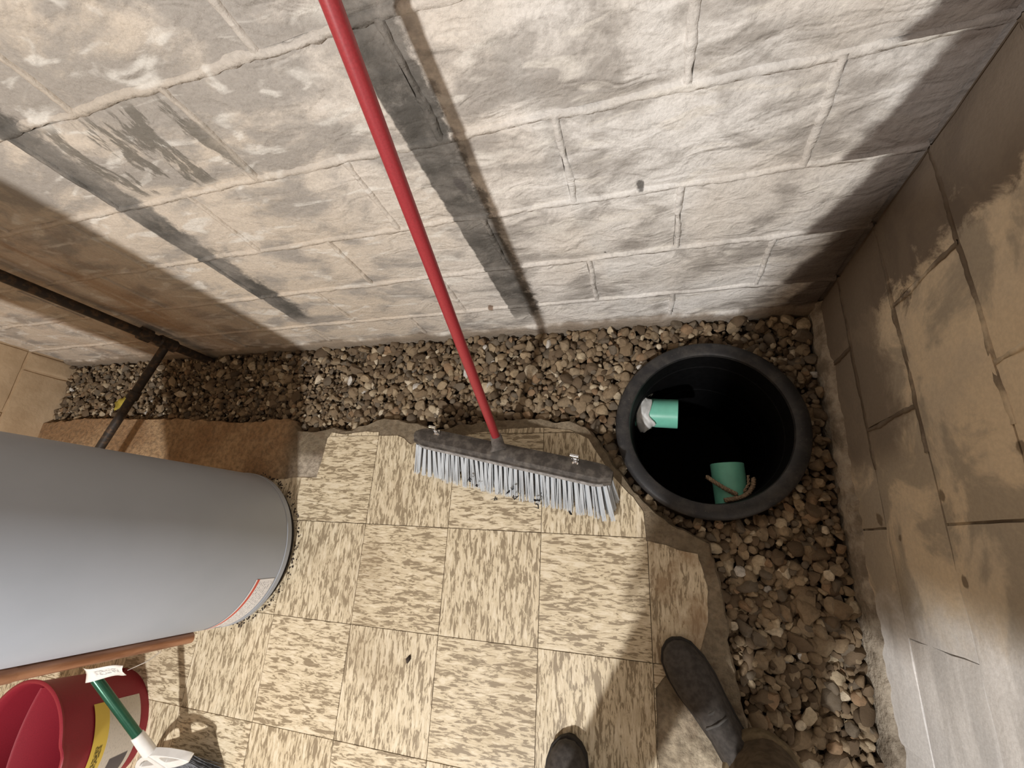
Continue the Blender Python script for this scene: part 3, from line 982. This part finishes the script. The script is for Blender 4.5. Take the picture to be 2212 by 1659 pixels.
for rj in range(rows):
    for ci in range(cols_):
        u = (ci + (.5 if rj % 2 else 0) - .25) / (cols_ - 1) * 2 - 1; w = rj / (rows - 1) * 2 - 1
        u = max(-1, min(1, u))
        root = hp(u * (HL / 2 - .012), w * (HWd / 2 - .007), -HT * .48)
        d = (-up + e * (u * abs(u) * .22 + rng.normal(0, .03)) + fr * (w * .10 + .22 + rng.normal(0, .03))).normalized()
        Lh = min(.118, (root.z - .0045 - abs(rng.normal(0, .002))) / max(.2, -d.z))
        zz = -d; xx = (e - zz * e.dot(zz)).normalized(); yy = zz.cross(xx)
        m = Matrix((xx, yy, zz)).transposed().to_4x4()
        o = bpy.data.objects.new('bristle_tuft', tms[int(rng.integers(6))]); COL.objects.link(o)
        o.parent = broom
        o.matrix_local = inv @ Matrix.Translation(root) @ m @ Matrix.Diagonal((.0050, .0050, Lh, 1))
# dark fluff caught in the bristles
M_FLUFF = plain('dark_fluff', (.03, .03, .032), .95, .05)
for (u, k) in ((-.10, .55), (-.08, .7), (.02, .62), (.04, .75), (.035, .5), (.10, .85), (.105, .7), (.20, .8), (-.02, .95)):
    root = hp(u, HWd / 2 + .004, -HT * .48); tip = root + (-up + fr * .50) * .098
    c = root.lerp(tip, k) + fr * .006
    pts = [c + Vector((rng.normal(0, .006), rng.normal(0, .004), rng.normal(0, .004))) for _ in range(6)]
    bm = bmesh.new()
    tube(bm, pts, [.0006, .0018, .0022, .0018, .0014, .0005], 5)
    adopt(bmobj('fluff', bm, M_FLUFF), broom)
tag(broom, 'push broom with red handle and grey bristles leaning on the white wall', 'broom')

# ------------------------------------------------------------------ red bucket
BC = (-1.705, -1.310)
M_REDP = plain('red_plastic', (.27, .018, .032), .5, .4, var=.12, scale=500, bstr=.06)
bucket = empty('bucket', (BC[0], BC[1], 0))
bm = bmesh.new()
BN = 96
def br(a, t):          # radius of the wall: taper and a pouring lip
    r = .152 + .018 * t
    da = (a - math.radians(-5) + PI) % (2 * PI) - PI
    lip = 1 / (1 + math.exp(-(da + .62) * 30)) * (1 / (1 + math.exp((da - .30) * 30)))
    return r + .020 * lip * max(0, (t - .55) / .45) ** 1.5
prof = [(0, .004, 0), (0, .0, -.004), (1 / 6, 0, 0)] 
rings = []
for t, dr in [(0, 0), (.15, 0), (.3, 0), (.5, 0), (.65, 0), (.78, 0), (.88, 0), (.95, 0), (.965, .006), (.99, .008), (1.0, .005), (1.0, -.001), (.98, -.004), (.9, -.004), (.75, -.004), (.55, -.004), (.3, -.004), (.03, -.004)]:
    rings.append([Vector(((br(2 * PI * k / BN, t) + dr) * math.cos(2 * PI * k / BN), (br(2 * PI * k / BN, t) + dr) * math.sin(2 * PI * k / BN), .002 + .25 * t)) for k in range(BN)])
loft(bm, rings)
shell = soft(bmobj('shell', bm, M_REDP), 50); shell.parent = bucket
bm = bmesh.new()                                   # wall that divides the inside
prev = None
for i in range(13):
    s = i / 12 * 2 - 1
    y_ = s * .158; x_ = -.012 - .03 * (1 - s * s) + .02
    ring = [bm.verts.new((x_ - .003, y_, .02)), bm.verts.new((x_ + .003, y_, .02)), bm.verts.new((x_ + .004, y_, .240)), bm.verts.new((x_, y_, .245)), bm.verts.new((x_ - .004, y_, .240))]
    if prev:
        for k in range(5): bm.faces.new((prev[k], prev[(k + 1) % 5], ring[(k + 1) % 5], ring[k]))
    else: bm.faces.new(ring)
    prev = ring
bm.faces.new(prev[::-1])
o = soft(bmobj('divider', bm, M_REDP)); o.parent = bucket
def mat_blabel():
    g = G('bucket_label'); uv = g.n('UVMap').outputs[0]; u, v, _ = g.sep(uv)
    nz = g.noise(g.mapv(uv, (26, 60, 1)), 1, 3)
    c = g.mix(g.ss(nz, .55, .62, 0, .35), (.62, .57, .50), (.30, .28, .27))
    c = g.mix(g.math('GREATER_THAN', v, .70), c, g.mix(g.mul(g.box01(v, .78, .91, .01), g.box01(u, .08, .55, .01), g.ss(nz, .42, .5)), (.70, .52, .10), (.12, .09, .02)))
    pic = g.mul(g.box01(u, .06, .34, .01), g.box01(v, .10, .50, .01))
    c = g.mix(pic, c, (.10, .09, .095))
    return g.done(c, .5)
lb = cyl_patch('label', mat_blabel(), shell, .1535, .1665, math.radians(-42), math.radians(42), .030, .165, 32, 8, .0012)
tag(lb, 'white and yellow paper label')
bm = bmesh.new()                                   # wire bail resting on the rim, on the far side
pts = []
for i in range(25):
    a = math.radians(100 + i / 24 * 160)
    pts.append((.190 * math.cos(a), .190 * math.sin(a), .238 - .03 * math.sin(i / 24 * PI)))
tube(bm, pts, .003, 8)
o = soft(bmobj('bail', bm, M_CHR)); o.parent = bucket
tag(bucket, 'red plastic bucket with a yellow and white label', 'bucket')

# ------------------------------------------------------------------ small broom with green handle
sb = empty('hand_broom', (-1.33, -1.33, 0))
M_GREENM = plain('green_metal', (.022, .105, .062), .25, .6, .4, var=.08)
M_WPL = plain('white_plastic', (.80, .79, .77), .4, .5, var=.05)
M_BRD = plain('dark_grey_bristle', (.14, .145, .16), .6, .3, var=.4, scale=120, bstr=0)
s0 = Vector((-1.395, -1.262, .140)); s1 = Vector((-1.466, -1.094, .262))
sd_ = (s1 - s0).normalized()
bm = bmesh.new(); tube(bm, [s0, s0 + sd_ * .02, s1, s1 + sd_ * .012], [.0120, .0125, .0125, .010], 24)
adopt(soft(bmobj('handle', bm, M_GREENM)), sb)
bm = bmesh.new(); tube(bm, [s0 - sd_ * .045, s0 - sd_ * .01, s0 + sd_ * .018, s0 + sd_ * .020], [.017, .0165, .0155, .0135], 24)
adopt(soft(bmobj('socket', bm, M_WPL)), sb)
# fan-shaped frame: rounded triangle with an opening, bristles below
fc = s0 - sd_ * .045
fd = Vector((.30, -.62, -.72)).normalized()               # from socket towards the bristle tips
fw = Vector((.93, .30, .12)); fw = (fw - fd * fw.dot(fd)).normalized()
fn = fd.cross(fw).normalized()
def fp(a, b, c=0): return fc + fw * a + fd * b + fn * c
def fan(a0, a1, name, pts_out, hole):
    bm = bmesh.new()
    n = len(pts_out)
    o_t = [bm.verts.new(fp(a, b, .011)) for a, b in pts_out]; o_b = [bm.verts.new(fp(a, b, -.011)) for a, b in pts_out]
    h_t = [bm.verts.new(fp(a, b, .008)) for a, b in hole]; h_b = [bm.verts.new(fp(a, b, -.008)) for a, b in hole]
    for k in range(n):
        j = (k + 1) % n
        bm.faces.new((o_t[k], o_t[j], h_t[j], h_t[k])); bm.faces.new((o_b[k], h_b[k], h_b[j], o_b[j]))
        bm.faces.new((o_t[k], o_b[k], o_b[j], o_t[j])); bm.faces.new((h_t[k], h_t[j], h_b[j], h_b[k]))
    ob = bmobj(name, bm, M_WPL)
    md = ob.modifiers.new('bevel', 'BEVEL'); md.width = .002; md.segments = 2
    return adopt(soft(ob), sb)
for sgn in (-1, 1):
    out = [(.006 * sgn, -.002), (.030 * sgn, .002), (.062 * sgn, .014), (.094 * sgn, .034), (.112 * sgn, .050), (.114 * sgn, .058), (.08 * sgn, .066), (.04 * sgn, .070), (.006 * sgn, .070), (.006 * sgn, .03)]
    hol = [(.022 * sgn, .022), (.036 * sgn, .020), (.058 * sgn, .026), (.078 * sgn, .036), (.088 * sgn, .044), (.086 * sgn, .046), (.066 * sgn, .047), (.04 * sgn, .048), (.022 * sgn, .047), (.020 * sgn, .035)]
    if sgn < 0: out, hol = out[::-1], hol[::-1]
    fan(0, 0, 'frame_wing', out, hol)
bm = bmesh.new()
box(bm, fp(0, .034), (1, 1, 1), None)
bm.free()
bm = bmesh.new()
loft(bm, [[fp(a, b, c) for a, c in ((-.009, -.013), (.009, -.013), (.009, .013), (-.009, .013))] for b in (-.004, .02, .07)])
adopt(bmobj('frame_spine', bm, M_WPL), sb)
vv, ff = [], []
for _ in range(1500):
    a = rng.uniform(-.106, .106); c = rng.uniform(-.009, .009)
    p0 = fp(a, .062, c)
    d = (fd + fw * (a * 2.0 + rng.normal(0, .05)) + fn * (c * 6 + rng.normal(0, .05))).normalized()
    L = min(.10, (p0.z - .004) / max(.15, -d.z)) * rng.uniform(.93, 1.0)
    p1 = p0 + d * L
    b0 = len(vv)
    for p, w in ((p0, .0011), (p1, .0006)):
        for k in range(3): vv.append(p + fw * w * math.cos(k * 2.094) + fn * w * math.sin(k * 2.094))
    ff += [(b0 + k, b0 + (k + 1) % 3, b0 + 3 + (k + 1) % 3, b0 + 3 + k) for k in range(3)]
brs = adopt(pyobj('bristles', vv, ff, M_BRD), sb)
tag(brs, 'dark grey bristles', kind='stuff')
tag(sb, 'small broom with green metal handle and white fan-shaped head', 'broom')

# paper tag hanging from the copper pipe
M_PAPER = plain('white_paper', (.78, .76, .72), .7, .2, var=.06)
def mat_tag():
    g = G('printed_tag'); uv = g.n('UVMap').outputs[0]; u, v, _ = g.sep(uv)
    nz = g.noise(g.mapv(uv, (14, 8, 1)), 1, 4, .6)
    c = g.mix(g.mul(g.box01(u, .25, .92, .05), g.box01(v, .25, .75, .06), g.ss(nz, .42, .58), .75), (.80, .78, .74), (.22, .22, .23))
    return g.done(c, .6)
ptag = empty('paper_tag', (-1.385, -1.055, .27))
tq = [Vector((-1.470, -1.060, .300)), Vector((-1.330, -1.035, .295)), Vector((-1.345, -1.065, .270)), Vector((-1.455, -1.092, .285))]
v = []; uvs = []; f = []
for j in range(5):
    for i in range(13):
        s, t = i / 12, j / 4
        p = tq[0].lerp(tq[1], s).lerp(tq[3].lerp(tq[2], s), t)
        p = p + Vector((0, -.3, 1)).normalized() * (.006 * math.sin(s * 7 + t) + .004 * math.sin(s * 3 - t * 4))
        v.append(p); uvs.append((s, 1 - t))
for j in range(4):
    for i in range(12):
        q = j * 13 + i; f.append((q, q + 1, q + 14, q + 13))
o = pyobj('card', v, f, mat_tag(), None, True)
ul = o.data.uv_layers.new(name='UVMap')
for lp in o.data.loops: ul.data[lp.index].uv = uvs[lp.vertex_index]
md = o.modifiers.new('thickness', 'SOLIDIFY'); md.thickness = .0008
adopt(o, ptag)
bm = bmesh.new()
for dz in (0, .006):
    tube(bm, [(-1.336, -1.052, .280), (-1.330, -1.040, .235 + dz), (-1.338, -1.026, .20 + dz), (-1.350, -1.0215, .19 + dz)], .0007, 6)
adopt(bmobj('string', bm, M_PAPER), ptag)
tag(ptag, 'white printed paper tag tied to the copper pipe', 'tag')

# ------------------------------------------------------------------ small bits on the floor
bm = bmesh.new()
tube(bm, [(-.668, -1.008, .004), (-.664, -.998, .009), (-.661, -.988, .005)], [.002, .0065, .002], 8)
bmesh.ops.translate(bm, verts=bm.verts, vec=(0, 0, 0))
crumb = bmobj('crumb', bm, M_LINT, None, True)
def mat_yel():
    return plain('yellow_scrap', (.42, .34, .06), .7, .2, var=.3)
bm = bmesh.new()
bmesh.ops.create_grid(bm, x_segments=6, y_segments=4, size=1, matrix=Matrix.Translation((-2.22, -.205, -.012)) @ Matrix.Rotation(.5, 4, 'Z') @ Matrix.Diagonal((.045, .022, 1, 1)))
for vx in bm.verts: vx.co.z += .010 * smooth_noise((vx.co.x * 40, vx.co.y * 40, 0), 1)
scrap = bmobj('leaf_scrap', bm, mat_yel(), None, True)
md = scrap.modifiers.new('thickness', 'SOLIDIFY'); md.thickness = .002
tag(scrap, 'small yellow scrap lying on the far gravel under the iron pipe', 'scrap')
tag(crumb, 'small dark crumb of dirt on a floor tile', 'crumb')

# ------------------------------------------------------------------ person who stands at the edge of the slab
person = empty('person', (-.03, -1.2, 0))
M_TROU = plain('brown_trousers', (.10, .075, .05), .9, .1, var=.25, scale=60, bstr=.4)
M_CUFF = plain('olive_cuff', (.15, .115, .07), .9, .1, var=.25, scale=60, bstr=.4)
M_SHOE = plain('dark_grey_shoe', (.060, .053, .048), .75, .25, var=.3, scale=80, bstr=.3)
M_SOLE = plain('dark_sole', (.035, .031, .028), .8, .2)
M_SHIRT = plain('dark_shirt', (.06, .06, .065), .9, .1)
M_SOCK = plain('dark_sock', (.10, .095, .09), .95, .05)
M_SKIN = plain('skin', (.50, .32, .24), .55, .3, var=.05)
def shoe(toe, heel, z0):
    toe = Vector(toe); heel = Vector(heel)
    d = (toe - heel); L = d.length; d.normalize(); s = Vector((d.y, -d.x, 0))
    up_ = Vector((0, 0, 1))
    root = heel
    def sections(ws, hs, zb):
        rr = []
        for t, w, h in ws:
            ring = []
            for k in range(24):
                a = 2 * PI * k / 24
                ca_, sa_ = math.cos(a), math.sin(a)
                xx = w * math.copysign(abs(ca_) ** .75, ca_)
                zz = zb if sa_ < 0 else zb + h * sa_ ** .8
                if sa_ < 0: zz = zb - hs * abs(sa_) ** .3
                ring.append(Vector((heel.x, heel.y, z0)) + d * (L * t) + s * xx + up_ * zz)
            rr.append(ring)
        return rr
    bm = bmesh.new()
    loft(bm, sections([(0.0, .020, .045), (.03, .031, .07), (.12, .036, .085), (.25, .036, .088), (.36, .036, .085), (.5, .040, .075), (.64, .046, .062), (.78, .047, .050), (.90, .040, .040), (.965, .027, .030), (1.0, .010, .018)], .004, .026))
    up_o = adopt(bmobj('shoe_upper', bm, M_SHOE, None, True), person)
    bm = bmesh.new()
    loft(bm, sections([(-.012, .020, .002), (.02, .036, .003), (.12, .041, .003), (.3, .039, .003), (.5, .044, .003), (.66, .051, .003), (.8, .051, .003), (.92, .043, .003), (.985, .028, .003), (1.015, .010, .002)], .022, .024))
    bmobj('shoe_sole', bm, M_SOLE, up_o, True)
    # tongue and laces
    for q in range(4):
        bm = bmesh.new()
        t = .46 + q * .065
        h = .109 - q * .0105
        pts = [Vector((heel.x, heel.y, z0)) + d * (L * t) + s * x_ + up_ * (h - abs(x_) * .45) for x_ in (-.026, -.012, 0, .012, .026)]
        tube(bm, pts, .0028, 6)
        bmobj('lace', bm, M_SOCK, up_o, True)
shoe((.030, -.868, 0), (.185, -1.105, 0), .002)
shoe((-.205, -1.100, 0), (-.235, -1.375, 0), .002)
def leg(ankle, knee, hip, flare=1.0):
    ankle, knee, hip = Vector(ankle), Vector(knee), Vector(hip)
    bm = bmesh.new()
    rings = []
    path = [(ankle + Vector((0, 0, -.048)), .078), (ankle + Vector((0, 0, -.02)), .079), (ankle + Vector((0, 0, .01)), .077), (ankle + Vector((0, 0, .05)), .074),
            (ankle.lerp(knee, .3), .070), (ankle.lerp(knee, .55), .068), (ankle.lerp(knee, .8), .070), (knee, .072), (knee.lerp(hip, .3), .080), (knee.lerp(hip, .65), .090), (knee.lerp(hip, .9), .098), (hip, .100)]
    for i, (c, r) in enumerate(path):
        ring = []
        for k in range(28):
            a = 2 * PI * k / 28
            rr = r * (1 + .06 * smooth_noise((math.cos(a) * 2, math.sin(a) * 2, c.z * 22), 1) + .03 * math.sin(a * 3 + c.z * 40) * (1 if c.z < .3 else .3))
            ring.append(c + Vector((rr * .92 * math.cos(a), rr * 1.12 * math.sin(a), 0)))
        rings.append(ring)
    loft(bm, rings)
    tro = adopt(bmobj('trouser_leg', bm, M_TROU, None, True), person)
    bm = bmesh.new()
    rings = []
    for dz, r in ((-.056, .080), (-.058, .084), (-.052, .0865), (-.026, .0865), (-.020, .084), (-.021, .077)):
        rings.append([ankle + Vector((r * .92 * math.cos(a), r * 1.12 * math.sin(a), dz + .004 * math.sin(a * 2 + 1))) * 1.0 for a in [2 * PI * k / 32 for k in range(32)]])
    loft(bm, rings, False)
    bmobj('cuff', bm, M_CUFF, tro, True)
    return tro
leg((.198, -1.098, .120), (.055, -1.105, .50), (-.045, -1.215, .88))
leg((-.225, -1.325, .115), (-.165, -1.195, .50), (-.175, -1.235, .88))
# torso, arms, neck and head as one skinned body
def skin_body():
    V_ = []; E_ = []; Rr = []
    def add(p, r, par=None):
        V_.append(p); Rr.append(r)
        if par is not None: E_.append((par, len(V_) - 1))
        return len(V_) - 1
    pel = add((-.115, -1.225, .88), (.165, .125))
    wa = add((-.12, -1.22, 1.04), (.155, .115), pel)
    ch = add((-.12, -1.20, 1.24), (.165, .115), wa)
    nk0 = add((-.10, -1.18, 1.40), (.085, .075), ch)
    nk = add((-.085, -1.155, 1.48), (.055, .055), nk0)
    h1 = add((-.04, -1.115, 1.56), (.075, .09), nk)
    h2 = add((-.035, -1.085, 1.64), (.075, .09), h1)
    h3 = add((-.035, -1.09, 1.70), (.045, .05), h2)
    # left arm hangs, right arm is raised in front of the chest
    sl = add((-.235, -1.20, 1.35), (.062, .062), ch)
    el = add((-.272, -1.235, 1.08), (.046, .046), sl)
    wl = add((-.278, -1.215, .84), (.030, .030), el)
    pl = add((-.275, -1.205, .78), (.036, .018), wl)
    for k, (dx, L) in enumerate(((-.026, .068), (-.009, .080), (.009, .076), (.025, .060))):
        k1 = add((-.275 + dx * .5, -1.200 + dx, .745), (.0095, .0095), pl)
        k2 = add((-.278 + dx * .3, -1.196 + dx, .745 - L * .6), (.0088, .0088), k1)
        add((-.271 + dx * .3, -1.192 + dx, .745 - L), (.0072, .0072), k2)
    t1 = add((-.267, -1.170, .795), (.0105, .0105), pl)
    add((-.263, -1.148, .755), (.0085, .0085), t1)
    sr_ = add((.045, -1.18, 1.35), (.062, .062), ch)
    er = add((.110, -1.045, 1.14), (.046, .046), sr_)
    wr_ = add((.130, -.865, 1.275), (.029, .029), er)
    pr_ = add((.110, -.815, 1.305), (.034, .02), wr_)
    for k, (dz, L) in enumerate(((.030, .070), (.012, .080), (-.006, .076), (-.022, .060))):
        k1 = add((.098, -.788, 1.310 + dz), (.0095, .0095), pr_)
        k2 = add((.098 - L * .5, -.770, 1.312 + dz), (.0088, .0088), k1)
        add((.098 - L, -.772, 1.312 + dz), (.0072, .0072), k2)
    t1 = add((.120, -.785, 1.342), (.0105, .0105), pr_)
    add((.095, -.765, 1.365), (.0085, .0085), t1)
    me = bpy.data.meshes.new('body')
    me.from_pydata(V_, E_, [])
    o = bpy.data.objects.new('body', me); COL.objects.link(o)
    o.modifiers.new('skin', 'SKIN')
    sv = me.skin_vertices[0].data
    for i, r in enumerate(Rr): sv[i].radius = r
    sv[pel].use_root = True
    sbm = o.modifiers.new('smooth', 'SUBSURF'); sbm.levels = 2; sbm.render_levels = 2
    g = G('shirt_and_skin'); P = g.pos(); x, y, z = g.sep(P)
    skinm = g.math('MAXIMUM', g.ss(z, 1.435, 1.44), g.math('MAXIMUM', g.mul(g.ss(z, .855, .86, 1, 0), g.ss(x, -.25, -.245, 1, 0)), g.ss(y, -.875, -.87)))
    m = g.done(g.mix(skinm, (.06, .06, .065), (.50, .32, .24)), .8)
    me.materials.append(m)
    adopt(o, person)
    bpy.context.view_layer.update()
    return o
skin_body()
bm = bmesh.new()                                    # hair cap
bmesh.ops.create_icosphere(bm, subdivisions=3, radius=1, matrix=Matrix.Translation((-.035, -1.105, 1.655)) @ Matrix.Diagonal((.086, .098, .088, 1)))
bmesh.ops.delete(bm, geom=[q for q in bm.verts if q.co.z < 1.62 and q.co.y > -1.13], context='VERTS')
adopt(bmobj('hair', bm, plain('dark_hair', (.03, .022, .016), .8, .3), None, True), person)
bm = bmesh.new()
for sx in (-.028, .028):
    bmesh.ops.create_icosphere(bm, subdivisions=2, radius=.012, matrix=Matrix.Translation((-.037 + sx, -1.012, 1.60)))
loft(bm, [[Vector((-.037 + w * a, -1.008 + dy, zz)) for a in (-1, 0, 1, 0.2)] for zz, w, dy in ((1.60, .006, .0), (1.575, .010, .012), (1.560, .012, .004))])
adopt(bmobj('face_features', bm, M_SKIN, None, True), person)
tag(person, 'person in brown trousers and dark shoes standing at the slab edge', 'person')
